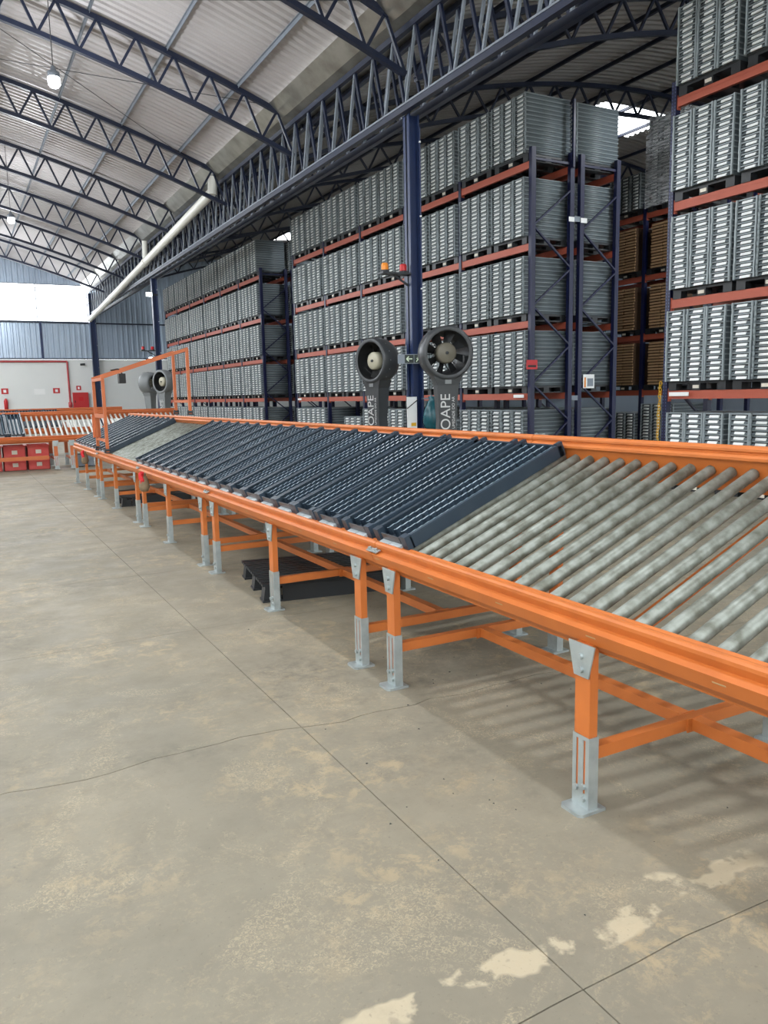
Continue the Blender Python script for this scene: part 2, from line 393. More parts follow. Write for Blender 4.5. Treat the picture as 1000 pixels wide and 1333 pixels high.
for k, y in enumerate(TY[3:-1]):
    truss(y, zr, 7.3, 1, 26 if k < 5 else 14, .85, .66, f'dark arched lattice truss above the racks, {ORD[len(TY[3:-1])-k-1]} from the end wall', 'arched trusses above the racks')
# ---- lattice girder and columns
gd = thing('lattice_girder', 'deep double lattice girder of blue and grey steel carried by the blue columns', 'girder', (COLX, 4, 6.3))
GY0 = 4.; GL = WALL_Y-.5-GY0
for x in (-.17, .17):
    bar('top_chord', (x, 0, 1.2), (x, GL, 1.2), .09, .1, 'blue_steel', gd)
    n = 58; st = GL/n
    for i in range(n):
        y0 = st*i
        bar('diagonal', (x, y0, 0), (x, y0+st*.5, 1.2), .045, .05, 'blue_steel', gd)
        bar('post', (x, y0+st*.5, 1.2), (x, y0+st, 0), .04, .045, 'grey_steel', gd)
bar('bottom_chord', (-.17, 0, 0), (-.17, GL, 0), .1, .12, 'blue_steel', gd); bar('bottom_chord', (.17, 0, 0), (.17, GL, 0), .1, .12, 'blue_steel', gd)
bar('lower_lip', (-.225, 0, .05), (-.225, GL, .05), .014, .03, 'grey_steel', gd)
def column(x, y, h, label, s=.2):
    t = thing('steel_column', label, 'column', (x, y, 0))
    m = MB().box(-s/2, -s/2+.03, -s/2, s/2, 0, h).box(s/2-.03, s/2, -s/2, s/2, 0, h); obj('flange', m, 'blue_column', t)
    obj('web', MB().box(-s/2, s/2, -.02, .02, 0, h), 'blue_column', t)
    obj('base_plate', MB().box(-s*.9, s*.9, -s*.9, s*.9, 0, .02), 'blue_column', t)
    mb = MB()
    for z in np.arange(2.2, h-.3, 1.2): mb.tube((s/2-.01, -s/2-.03, z-.012), (s/2-.01, -s/2-.03, z+.012), .02, 8)
    obj('conduit', MB().tube((s/2-.01, -s/2-.03, .4), (s/2-.01, -s/2-.03, h-.2), .013, 8), 'blue_column', t); obj('conduit_clip', mb, 'white', t)
    return t
column(COLX, 12.1, 6.24, 'blue steel column carrying the exit sign and beacon shelf')
column(COLX, 31.8, 6.24, 'blue steel column beside the two distant fans')
column(COLX, -7.6, 6.24, 'blue steel column standing behind the conveyor far end')
column(7.05, WALL_Y-.3, 7.4, 'blue steel column standing against the end wall', .3)
tag(bar('wall_post', (4.4, WALL_Y-.18, 3.9), (4.4, WALL_Y-.18, 5.8), .12, .1, 'blue_column'), 'short blue post on the cladding below the window', 'post')
# ---- downpipe
dp = thing('downpipe', 'long white sloping downpipe hanging along the lattice girder', 'pipe', (6.75, 22.2, 7.2))
o_ = Vector((6.75, 22.2, 7.2)); d_ = Vector((6.82, WALL_Y-1.1, 5.93))-o_
obj('pipe_run', MB().tube((0, 0, 0), d_, .13, 16), 'pipe_white', dp); obj('inlet', MB().tube((.02, -.05, -.03), (.04, -.12, .42), .13, 14), 'pipe_white', dp)
q = d_*.38; obj('inlet', MB().tube(q, (q.x, q.y-.1, q.z+.75), .1, 12), 'pipe_white', dp)
obj('pipe_joint', MB().tube(d_*.38-d_.normalized()*.15, d_*.38+d_.normalized()*.15, .145, 16).tube(d_*.7, d_*.7+d_.normalized()*.3, .145, 16), 'pipe_white', dp)
# ---- bracing rods in the vault
for ri, (xa, ka, xb, kb) in enumerate(((6.3, 4, 2.2, 5), (6.3, 5, -1, 6), (-1, 5, 6.3, 6), (6.3, 3, 1., 4))):
    r_ = obj('bracing_rod', MB().tube((0, 0, 0), (xb-xa, TY[kb]-TY[ka], zl(xb)-zl(xa)), .008, 6), 'cable', None, (xa, TY[ka], zl(xa)-.06))
    tag(r_, f'thin dark tie rod across the vault, {["landing by the exit sign column", "above the downpipe top, rising to the ridge", "above the downpipe top, falling to the gutter", "one bay before the exit sign column"][ri]}', 'rod', 'bracing rods under the roof')

# ================================================================== HANGING LAMPS
def lamp(x, y, z, top, label, k=1., group='pendant lamps of the lamp hall'):
    t = thing('pendant_lamp', label, 'lamp', (x, y, z), 0, group)
    obj('globe', MB().lathe([(0, -.14), (.07, -.135), (.10, -.10), (.105, 0), (.09, .02), (0, .02)], 20), 'lamp_glow', t)
    obj('housing', MB().lathe([(.092, .02), (.1, .04), (.1, .1), (.05, .13), (.03, .2), (0, .2)], 20), 'grey_steel', t)
    obj('cable', MB().tube((0, 0, .2), (0, 0, top-z), .008, 6), 'cable', t)
    li = bpy.data.lights.new('lamp_light', 'SPOT' if 'rack' in group else 'POINT'); li.energy = LAMP_W*k; li.shadow_soft_size = .11; li.color = (.93, .97, 1)
    if 'rack' in group: li.spot_size = R(150); li.spot_blend = .3
    lo = bpy.data.objects.new('lamp_light', li); COL.objects.link(lo); lo.parent = t; lo.location = (0, 0, -.17)
for y in (3.65, 15.35, 27.05, 38.75):
    q_ = ORD[int(round((42-y)/11.7))]
    lamp(2.0, y, 7.1, zl(2)+.13, f'glowing pendant lamp in line with the conveyor, {q_} of its row from the end wall')
    lamp(-8.6, y, 7.1, zl(-8.6)+.13, f'added unseen pendant lamp over the open floor, {q_} of its row from the end wall')  # lamp row out of view, added for its light
lamp(13.8, 9.6, 8.6, zr(13.8)+.13, 'unseen pendant lamp over the aisle behind the rack with the yellow chain', 1.3, 'unseen pendant lamps of the rack hall')  # hidden lamp, placed to light the wrapped stack and rack ends
lamp(13.8, 25.6, 8.6, zr(13.8)+.13, 'added unseen pendant lamp over the aisle behind the far racks', 1., 'unseen pendant lamps of the rack hall')  # hidden lamp, added to brighten the far aisle

# ================================================================== MAIN ROLLER CONVEYOR
TH = R(23); UX, UZ = math.cos(TH), math.sin(TH); OX, OZ = 2.072, .757
def cp(u, n, y): return (OX+u*UX-n*UZ, y, OZ+u*UZ+n*UX)
RAIL = [(0, -.11), (0, .03), (-.022, .03), (-.026, .04), (-.034, .045), (-.044, .045), (-.053, .04), (-.058, .028), (-.057, -.002), (-.098, -.002), (-.098, -.058), (-.078, -.1), (-.078, -.11)]
RAILF = [(0, -.11), (0, .052), (-.008, .056), (-.012, .066), (-.008, .077), (.004, .083), (.016, .082), (.018, .090), (.014, .098), (.018, .108), (.03, .115), (.044, .114), (.054, .106), (.058, .09), (.058, .07), (.096, .07), (.096, .0), (.078, -.05), (.078, -.11)]
ROLL_L, ROLL_R = 1.17, .0255
def roller_mesh(m, name='roller'):
    mb = MB(); n = 14
    prof = [(.008, -.012), (.008, 0), (.02, 0), (ROLL_R, .006), (ROLL_R, ROLL_L-.006), (.02, ROLL_L), (.008, ROLL_L), (.008, ROLL_L+.012)]
    mb.lathe([(r, h) for r, h in prof], n, 0, 'x'); return mb.mesh(name, m)
def build_conveyor(cv, bounds, legs, roll_y0, roll_y1, om, rm, gm='galv', detail=True, ties=True):
    """cv: Empty at (OX,0,0); all coordinates local to it; runs along local y."""
    L = lambda u, n, y: (u*UX-n*UZ, y, OZ+u*UZ+n*UX)
    for a, b in zip(bounds[:-1], bounds[1:]):
        obj('near_rail', MB().prism(RAIL, a+.003, b-.003, L), om, cv); obj('far_rail', MB().prism([(ROLL_L+u, n) for u, n in RAILF], a+.003, b-.003, L), om, cv)
        if detail:
            for u, n, s in ((-.078, .014, 1), (ROLL_L+.078, .09, 1)):
                jm = MB()
                jm.prism([(u-.016, n-.006), (u+.016, n-.006), (u+.016, n), (u-.016, n)], a-.06, a+.06, L)
                jp = obj('joint_plate', jm, gm, cv)
                for dy in (-.035, .035): obj('bolt', MB().tube(L(u, n, a+dy), L(u, n+.012, a+dy), .011, 6), gm, jp)
    me = roller_mesh(rm); n = int(round((roll_y1-roll_y0)/.116))
    for i in range(n+1):
        y = roll_y0+(roll_y1-roll_y0)*i/n
        o = put('roller', me, cv, L(0, 0, y), (random.uniform(0, 6), -TH, 0))
        o.rotation_mode = 'XYZ'
    # slot marks: small lips pressed in the rail
    if detail:
        lm = MB()
        for y in np.arange(bounds[0]+.5, bounds[-1], .56): lm.prism([(-.0985, -.022), (-.0955, -.022), (-.0955, -.028), (-.0985, -.028)], y, y+.05, L)
        obj('slot_lip', lm, 'tan', cv)
    # shared leg meshes
    lx = -.062
    leg = MB().box(lx-.02, lx+.02, -.04, .04, .03, .662).mesh('leg', om)
    sl = MB(); x0, x1 = lx-.024, lx+.024
    sl.box(x0, x1, -.045, -.042, .012, .30).box(x0, x1, .042, .045, .012, .30).box(x1-.003, x1, -.042, .042, .012, .30)
    for ya, yb in ((-.042, -.025), (-.014, .014), (.025, .042)): sl.box(x0, x0+.003, ya, yb, .07, .285)
    sl.box(x0, x0+.003, -.042, .042, .285, .30).box(x0, x0+.003, -.042, .042, .012, .07)
    sleeve = sl.mesh('foot_sleeve', gm)
    bp = MB(); q = [(-.075, -.06), (.04, -.06), (.04, .06), (-.075, .06), (-.09, .045), (-.09, -.045)]
    bp.prism([(x+lx+.012, y) for x, y in q], 0, .012, lambda a, b, y: (a, b, y)); plate = bp.mesh('base_plate', gm)
    gp = MB(); q = [(-.07, .665), (.07, .665), (.038, .535), (-.038, .535)]
    gp.prism(q, x0-.006, x0, lambda a, b, y: (y, a, b)); gus = gp.mesh('gusset_plate', gm)
    bo = MB().tube((x0-.012, 0, 0), (x0, 0, 0), .012, 6).mesh('bolt', gm)
    fz = OZ+1.12*UZ-.15*UX; fx = 1.12*UX+.05
    fleg = MB().box(fx-.02, fx+.02, -.04, .04, .03, fz).mesh('leg', om); fsl = MB().box(fx-.024, fx+.024, -.045, .045, .012, .3).box(fx-.06, fx+.06, -.06, .06, 0, .012).mesh('foot_sleeve', gm)
    for y in legs:
        l = put('leg', leg, cv, (0, y, 0)); put('foot_sleeve', sleeve, l); put('base_plate', plate, l); put('gusset_plate', gus, l)
        if detail:
            for bp_ in ((-.006, 0, .615), (-.006, -.004, .563), (0, -.02, .10), (0, .02, .085), (0, -.02, .05)): put('bolt', bo, l, bp_)
        l = put('leg', fleg, cv, (0, y, 0)); put('foot_sleeve', fsl, l)
        bar('cross_brace', (lx+.02, y, .222), (fx-.02, y, .222), .045, .05, om, cv)
        bar('slanted_beam', L(.0, -.15, y), L(1.1, -.15, y), .05, .05, om, cv)
    if ties:
        for a, b in zip(legs[:-1], legs[1:]):
            if b-a < .6: continue
            tx = .52
            bar('tie_beam', (tx, a+.03, .222), (tx, b-.03, .222), .055, .05, om, cv)
            if detail: obj('tie_plate', MB().box(tx-.05, tx+.05, a+.0225, a+.03, .19, .25).box(tx-.05, tx+.05, b-.03, b-.0225, .19, .25), om, cv)
BND = [-2.9, .48, 3.84, 7.2, 10.36, 13.66, 16.66]
LEGS = [-2.7, -1.2, .28, .68, 2.14, 3.64, 4.04, 5.5, 7.0, 7.39, 8.82, 10.13, 10.55, 12.14, 13.45, 13.86, 15.1, 16.45]
cv = thing('roller_conveyor', 'long orange tilted gravity roller conveyor loaded with slate core trays', 'conveyor', (OX, 0, 0))
build_conveyor(cv, BND, LEGS, -2.8, 16.56, 'orange', 'roller')

# ---- core trays lying on the rollers
TRW, TRL, TRH = .36, 1.14, .075
def tray_proto():
    m = MB(); hw = TRW/2
    m.box(0, TRL, -hw+.012, hw-.012, .0, .008)
    for s in (-1, 1):
        y0, y1 = sorted((s*hw, s*(hw-.012))); m.box(0.02, TRL, y0, y1, 0, TRH-.008)
        y0, y1 = sorted((s*(hw-.001), s*(hw-.026))); m.box(.02, TRL, y0, y1, TRH-.008, TRH)
    m.box(TRL-.012, TRL, -hw, hw, 0, TRH-.01)
    for s in (-1, 1):
        y0, y1 = sorted((s*hw, s*(hw-.058))); m.box(-.012, .03, y0, y1, .002, TRH+.004)
        y0, y1 = sorted((s*hw, s*(hw-.03))); m.box(TRL-.03, TRL+.012, y0, y1, .0, TRH+.008)
    m.box(.02, .03, -hw, hw, 0, .03)
    body = m.mesh('tray_body', 'tray')
    rb = MB(); n = 46; step = (TRL-.07)/n; V = []
    for i in range(n+1):
        x = .045+step*i; o = .0085*(1 if i % 2 else -1); z = TRH-.010-(.010 if i % 2 else 0)
        V += [(x, o-.0065, .008), (x, o-.0065, z), (x, o+.0065, z), (x, o+.0065, .008)]
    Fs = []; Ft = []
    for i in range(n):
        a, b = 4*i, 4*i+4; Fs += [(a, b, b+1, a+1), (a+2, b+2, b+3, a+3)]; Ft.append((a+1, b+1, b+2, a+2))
    rb.add(V, Fs, 0); rb.add(V, Ft, 1); rib = rb.mesh('divider_rib', ['tray', 'rib_crest_highlight'])  # bright crests and dark sides: light and shade painted per face
    ft = MB().box(-.03, .018, -.052, .052, .004, .02).mesh('front_tab', 'tray_foot')
    lb = MB().box(-.006, .0, -.1, .1, .024, .062).mesh('label_holder', 'label_clear')
    return body, rib, ft, lb
T_BODY, T_RIB, T_TAB, T_LAB = tray_proto()
def core_tray(loc, rot, label, group, ribs=4):
    t = thing('core_tray', label, 'tray', loc, 0, group); t.rotation_euler = rot
    put('tray_body', T_BODY, t)
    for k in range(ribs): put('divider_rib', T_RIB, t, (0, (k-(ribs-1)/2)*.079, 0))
    for k in (-1, 1): put('front_tab', T_TAB, t, (0, k*.058, 0))
    put('label_holder', T_LAB, t)
    return t
ys = [3.71, 4.125, 4.55, 4.94]+[4.94+.3655*k for k in range(1, 16)]
near_lab = ['slate plastic core tray beside the bare rollers, end of the long row', 'slate core tray second from the bare rollers with raised label flap',
            'slate core tray third from the bare rollers, pale streaked dividers', 'dusty slate core tray fourth from the bare rollers']
for i, y in enumerate(ys):
    o = core_tray(cp(.0, .0265, y), (0, -TH, random.uniform(-.004, .004)), near_lab[i] if i < 4 else f'slate blue core tray, {ORD[i]} from the bare rollers in the long conveyor row', 'core trays in the long row on the conveyor')
for i in range(10):
    y = 12.98+.3655*i
    core_tray(cp(.0, .0265, y), (0, -TH, 0), f'slate core tray, {ORD[i]} of the short row under and beyond the gate frame', 'core trays beyond the gate frame')

# ---- portal (gate) frame standing on the conveyor
gf = thing('gate_frame', 'thin orange portal frame standing across the conveyor', 'frame', (OX, 13.2, .75))
off = (OX, 13.2, .75); ztop0, ztop1 = 1.95, 2.39; xa, xb = 2.03, 3.33
za = cp(-.04, .05, 0)[2]; zb = cp(ROLL_L+.04, .118, 0)[2]
for y in (12.8, 13.72):
    bar('post', (xa, y, za), (xa, y, ztop0), .045, .045, 'orange_far', gf, off); bar('post', (xb, y-.1, zb), (xb, y-.1, ztop1), .045, .045, 'orange_far', gf, off)
    bar('top_bar', (xa-.02, y, ztop0), (xb+.02, y-.1, ztop1), .05, .05, 'orange_far', gf, off)
    for x, z, yy in ((xa, za, y), (xb, zb, y-.1)):
        c = obj('clamp', MB().tube((x-off[0]-.04, yy-off[1], z-off[2]+.05), (x-off[0]+.04, yy-off[1], z-off[2]+.05), .03, 8).cbox((x-off[0], yy-off[1], z-off[2]+.012), (.09, .09, .02)), 'dark_grey', gf)
bar('cross_bar', (xa, 12.8, ztop0-.02), (xa, 13.72, ztop0-.02), .045, .045, 'orange_far', gf, off); bar('cross_bar', (xb, 12.7, ztop1-.02), (xb, 13.62, ztop1-.02), .045, .045, 'orange_far', gf, off)
bar('cross_bar', (xa, 12.8, 1.36), (xa, 13.72, 1.36), .04, .06, 'orange_far', gf, off); bar('cross_bar', (xa, 12.8, .98), (xa, 13.72, .98), .04, .04, 'orange_far', gf, off)
bar('cross_bar', (xb, 12.7, zb+.22), (xb, 13.62, zb+.22), .04, .04, 'orange_far', gf, off)
bar('side_panel', (xa, 13.74, 1.0), (xa, 13.74, 1.36), .12, .03, 'orange_far', gf, off)
hb = thing('hanging_box', 'small black box hanging from the top bar of the gate frame', 'box', (2.33, 12.86, 1.88))
obj('case', MB().box(-.05, .05, -.06, .06, -.02, .13), 'black', hb); obj('hook', MB().tube((0, -.05, .13), (-.05, -.03, .2), .012, 6).tube((-.05, -.03, .2), (-.16, 0, .18), .012, 6), 'black', hb)

# ---- second and third conveyors running across, beyond the main one
def cross_conveyor(y, x0, x1, legs, label, zoff=0., det=False, r0=None, r1=None):
    c = thing('roller_conveyor', label, 'conveyor', (0, y, zoff)); c.rotation_euler = (0, 0, math.pi/2)
    # local y -> world -x ; local x -> world +y
    build_conveyor(c, [-x1, -(x0+x1)/2, -x0], [-l for l in legs], -(r1 or x1)+.1, -(r0 or x0)-.1, 'orange_far', 'roller_white', detail=det, ties=False); return c
c2 = cross_conveyor(20.0, -3.6, 5.2, [-3.2, -.6, 2.0, 2.36, 4.9], 'orange roller conveyor running across beyond the main one, red bins beneath', .03)
bar('front_beam', (.05, 2.9, .27), (.05, -1.85, .27), .04, .09, 'orange_far', c2)
cross_conveyor(24.6, -3.6, 4.6, [-3.2, .5, 4.2], 'rearmost orange roller conveyor near the white end wall', .07)
for i in range(5):
    x = 1.19-.3655*i
    core_tray((x, 20.0, OZ+.03+.03), (0, -TH, math.pi/2), f'slate core tray, {ORD[i]} from the bare rollers of the crosswise conveyor', 'core trays on the crosswise conveyor')
for i in range(9):
    x = 2.5-.3655*i
    core_tray((x, 24.6, OZ+.07+.03), (0, -TH, math.pi/2), f'core tray, {ORD[i]} from the bare rollers of the rearmost conveyor', 'core trays on the rearmost conveyor')

# ================================================================== PALLETS
def pallet_mesh(w_=1.06, d_=1.0, h=.14, slats=False):
    m = MB(); x = d_/2; y = w_/2
    if slats:
        for k in range(13): yy = -y+w_*k/12.0; m.box(-x, x, max(-y, yy-.022), min(y, yy+.022), h-.02, h)
        for k in range(5): xx = -x+.03+(d_-.06)*k/4; m.box(xx-.03, xx+.03, -y, y, h-.035, h-.02)
    else: m.box(-x, x, -y, y, h-.035, h)
    for xx in (-x+.07, 0, x-.07):
        for yy in (-y+.075, 0, y-.075): m.box(xx-.07, xx+.07, yy-.075, yy+.075, .02, h-.035)
    for yy in (-y+.075, 0, y-.075): m.box(-x, x, yy-.075, yy+.075, 0, .022)
    return m.mesh('pallet', 'black_plastic')
PAL = pallet_mesh()
SPOT = MB().cbox((-.505, 0, .055), (.012, .11, .05)).mesh('centre_block', 'white_spot')
def slatted_pallet(loc, rz, label):
    t = thing('pallet', label, 'pallet', loc, rz)
    m = MB(); d, wv, h = 1.2, 1.0, .15; x, y = d/2, wv/2
    sl = MB().box(-x, x, -.024, .024, -.02, 0).mesh('deck_slat', 'black_plastic')
    for k in range(13): put('deck_slat', sl, t, (0, -y+.024+(wv-.048)*k/12, h))
    cr = MB()
    for k in range(5): cr.box(-x+.02+(d-.1)*k/4, -x+.08+(d-.1)*k/4, -y, y, h-.045, h-.02)
    obj('deck_frame', cr, 'black_plastic', t); obj('side_skirt', MB().box(-x+.16, x, -y-.004, -y+.01, .0, h-.02), 'black_plastic', t)
    bl = MB().prism([(-.075, 0), (.075, 0), (.06, .105), (-.06, .105)], -.06, .06, lambda a, b, yv: (a, yv, b)).mesh('foot_block', 'black_plastic')
    for xx in (-x+.08, 0, x-.08):
        for yy in (-y+.07, 0, y-.07): put('foot_block', bl, t, (xx, yy, 0))
    sk = MB().box(-x, x, -.07, .07, 0, .018).mesh('skid', 'black_plastic')
    for yy in (-y+.07, 0, y-.07): put('skid', sk, t, (0, yy, 0))
    return t
slatted_pallet((2.66, 6.12, 0), R(-9), 'black slatted plastic pallet on the floor under the conveyor trays')
slatted_pallet((2.72, 12.7, 0), R(-4), 'black slatted plastic pallet on the floor below the gate frame')

# ================================================================== PALLET RACKS WITH CORE TRAYS
LEVELS = [1.565, 2.97, 4.43, 5.94]           # beam tops
RX, BAY, DEP = 10.0, 2.4, 1.06
TW, TLN, TP = .355, 1.12, .0775                # rack tray width, length, stacking pitch
def rack_tray_mb(mi0=0):
    """end faces -x, base z=0, centre y=0. materials: 0 body 1 post 2 painted slot shade 3 label"""
    m = MB(); h = TW/2
    m.box(.035, TLN-.012, -h+.016, h-.016, 0, .06, 0); m.box(.02, TLN, -h+.002, h-.002, .058, .0745, 1)
    for s in (-1, 1):
        y0, y1 = sorted((s*(h-.006), s*(h-.03))); m.box(0, .03, y0, y1, 0, .076, 1)
    m.add([(.0335, -h+.012, 0), (.0335, h-.012, 0), (.0335, h-.012, .06), (.0335, -h+.012, .06)], [(0, 3, 2, 1)], 2)  # dark sheet standing in for the shade inside the open slot
    a = h-.03                                        # sloping, bowed end panel
    nseg = 4
    P = []
    for k in range(nseg+1):
        y = -a+2*a*k/nseg; b = .016*(1-(y/a)**2); P.append((y, b))
    for (ya, ba), (yb, bb) in zip(P[:-1], P[1:]):
        m.add([(.014-ba, ya, .004), (.014-bb, yb, .004), (.028-bb, yb, .030+bb*.8), (.028-ba, ya, .030+ba*.8), (.034, ya, .030+ba*.8), (.034, yb, .030+bb*.8)], [(0, 3, 2, 1), (3, 4, 5, 2)], 0)
    return m
def label_mb(): return MB().add([(-.006, -.095, .006), (-.006, .07, .006), (.010, .07, .043), (.010, -.095, .043), (.02, -.095, .006), (.02, .07, .006), (.03, .07, .043), (.03, -.095, .043)], BOXF, 3)
RT = rack_tray_mb().mesh('rack_tray', ['rtray', 'rtray_post', 'slot_shade_and_chips', 'rlabel'])
lm_ = label_mb(); RL = lm_.mesh('label_card', ['rtray', 'rtray_post', 'slot_shade_and_chips', 'rlabel'])
full = rack_tray_mb(); full.v += [tuple(v) for v in lm_.v]; o0 = len(full.v)-len(lm_.v)
full.f += [tuple(i+o0 for i in f) for f in lm_.f]; full.m += lm_.m; full.sm += lm_.sm
BV = np.array(full.v, float)
bulk = []                                           # (x, y, z, has_label) of every tray kept as stuff
def stack(x, y, z, n, solo=None):
    """a column of n trays; solo=(label, group) makes each its own object."""
    jx, jy = random.uniform(-.012, .012), random.uniform(-.005, .005)
    for k in range(n):
        p = (x+jx+random.uniform(-.004, .004), y+jy+random.uniform(-.002, .002), z+k*TP)
        if solo and k >= solo[2]:
            o = put('core_tray', RT, None, p); tag(o, ORD[k]+' '+solo[0], 'tray', solo[1])
            put('label_card', RL, o, (0, random.uniform(-.02, .02), 0))
        else: bulk.append((*p, 1 if random.random() < .96 else 0))
def rack(name, label, x, y_start, nbay, facing, uprights=True, punched=False, top=6.16, sign=None, braces=True):
    """y_start = near end; bays run toward +y."""
    t = thing(name, label, 'rack', (x, y_start, 0)); um = 'upright_punched' if punched else 'upright'
    bx = MB().box(-.03, .03, 0, BAY-.1, -.13, 0).box(-.035, .035, 0, .012, -.17, .03).box(-.035, .035, BAY-.112, BAY-.1, -.17, .03).box(-.033, -.03, .012, BAY-.112, -.05, -.035).mesh('beam', 'beam')
    for i in range(nbay+1):
        y = i*BAY
        for k, dx in enumerate((.0, DEP-.1)):
            up_ = obj('upright', MB().box(dx, dx+.1, y-.045, y+.045, 0, top), um if k == 0 else 'upright', t)
            obj('base_plate', MB().box(dx-.02, dx+.12, y-.07, y+.07, 0, .012), 'upright', up_)
        if braces and (i == 0 or i == nbay):
            z = .25; k = 0
            while z+.75 < top:
                a, b = ((.05, z), (DEP-.05, z+.75)) if k % 2 == 0 else ((DEP-.05, z), (.05, z+.75))
                bar('diagonal_brace', (a[0], y-.02, a[1]), (b[0], y-.02, b[1]), .03, .045, 'upright', t, upv=(0, 1, 0)); z += .75; k += 1
            for zz in (.2, top-.2): bar('horizontal_brace', (.05, y, zz), (DEP-.05, y, zz), .03, .045, 'upright', t)
    for i in range(nbay):
        for z in LEVELS:
            for dx in (.05, DEP-.05): put('beam', bx, t, (dx, i*BAY+.05, z))
    return t
def load_bay(x, y0, levels, rack_word, npal=2, n=14, solo_rule=None, first_pal=0, group=None, dx=-.05, y_ref=None):
    y_ref = y0 if y_ref is None else y_ref
    for li in levels:
        z = 0. if li == 0 else LEVELS[li-1]
        for p in range(first_pal, npal):
            yc = y0+.05+.02+.545+p*1.165+random.uniform(-.02, .02)
            where = ['on the floor', 'on first beams', 'on second beams', 'on third beams', 'on top beams'][li]
            o = put('pallet', PAL, None, (x+.55+dx, yc, z)); tag(o, f'black pallet {where}, {ORD[int(round((y0-y_ref)/BAY))*2+p]} along {rack_word}', 'pallet', group or f'pallets in {rack_word}')
            put('centre_block', SPOT, o)
            nn = n
            for c in range(3):
                s = solo_rule(li, p, c, where) if solo_rule else None
                stack(x-.03+dx, yc+(c-1)*.362, z+.141, nn, s)
# ---- rack whose end upright carries the chain (south rack)
YR = 9.0
r_s = rack('pallet_rack', 'tall blue and orange pallet rack with a yellow chain at its foot', RX, YR-2*BAY, 2, -1, punched=True, top=6.18)
COLN = {(1, 2): 'aisle end', (1, 1): 'second', (1, 0): 'third', (0, 2): 'fourth'}
def solo_s(li, p, c, where):
    # bay nearest the aisle: pallet p=1 is at the end (largest y)
    if p == 1 or (p == 0 and c == 2):
        return (f'grey core tray up, {COLN[(p, c)]} column, {where}, rack with the yellow chain', f'core trays {where}, {COLN[(p, c)]} column, rack with the yellow chain', 5 if li == 0 else 0)
    return None
load_bay(RX, YR-BAY, range(5), 'the rack with the yellow chain', solo_rule=solo_s, y_ref=YR-2*BAY)
load_bay(RX, YR-2*BAY, range(5), 'the rack with the yellow chain', first_pal=1, y_ref=YR-2*BAY)
# ---- double rack with the end frames
Y1 = 12.4
r_1 = rack('pallet_rack', 'tall pallet rack behind the two big fans, red plate on its end upright', RX, Y1, 5, -1, top=6.18)
r_1b = rack('pallet_rack', 'rear pallet rack tied back to back, pale load notice on its end frame', RX+1.22, Y1, 5, -1, top=6.18)
bar('tall_end_post', (RX+DEP-.05, Y1-.06, 5.9), (RX+DEP-.05, Y1-.06, 7.15), .05, .05, 'upright', r_1, (RX, Y1, 0))
for z in (1.45, 4.95): bar('row_spacer', (RX+DEP+.002, Y1-.04, z), (RX+1.218, Y1-.04, z), .02, .1, 'grey_steel', r_1b, (RX+1.22, Y1, 0))
for b in range(5):
    y0 = Y1+b*BAY
    load_bay(RX, y0, range(1, 5) if b in (1, 3) else range(5), 'the rack behind the two big fans', y_ref=Y1)
    if b in (1, 3): load_bay(RX, y0, (0,), 'the rack behind the two big fans', y_ref=Y1, npal=1, n=11)
for b in range(5): load_bay(RX+1.27, Y1+b*BAY, range(5), 'the rear rack with the load notice', y_ref=Y1)  # hidden rear bays are loaded too, to block light
# ---- far rack
Y2 = 27.6
rack('pallet_rack', 'distant pallet rack near the end wall beyond the cross aisle', RX, Y2, 6, -1, top=6.18)
rack('pallet_rack', 'distant rear pallet rack, back to back behind the far one', RX+1.22, Y2, 6, -1, top=6.18)
for b in range(6): load_bay(RX, Y2+b*BAY, range(5), 'the distant rack near the end wall', y_ref=Y2)
load_bay(RX+1.27, Y2, range(5), 'the distant rear rack', npal=1)
# ---- rack across the aisle, with brown boxes
XB = 15.6; YB = 14.85
rack('pallet_rack', 'pallet rack across the aisle holding brown core boxes', XB, YB-2*BAY, 4, -1, top=6.18)
BRW = .36
bm_ = MB().box(.02, 1.1, -.165, .165, 0, .07, 1).box(-.012, .02, -.172, .172, .004, .048)  # body is coloured dark so the gaps between fronts look shaded
BOXM = bm_.mesh('core_box', ['brown', 'brown_gap_shade'])
def brown_pal(li, yc):
    z = LEVELS[li-1]; o = put('pallet', PAL, None, (XB+.5, yc, z)); tag(o, f'black pallet under brown core boxes, {["", "first", "second", "third"][li]} beams, {"outer" if yc > YB else "inner"} bay across the aisle', 'pallet', 'pallets under brown boxes'); put('centre_block', SPOT, o)
    for c in (-.5, .5):
        for k in range(15):
            q = put('core_box', BOXM, None, (XB-.04+random.uniform(-.012, .012), yc+c*.37+random.uniform(-.01, .01), z+.141+k*.0715))
            tag(q, f'{ORD[k]} brown core box up, {ORD[int((yc > YB)*2+(c > 0))]} column, {["", "first", "second", "third"][li]} beams across the aisle', 'box', f'brown core boxes, level {li}')
for li in (1, 2, 3):
    for yc in (YB-.64, YB+.6): brown_pal(li, yc)
load_bay(XB, YB-BAY, (0,), 'the rack across the aisle', first_pal=1, y_ref=YB-BAY); load_bay(XB, YB, (0, 4), 'the rack across the aisle', npal=1, n=11, y_ref=YB-BAY)
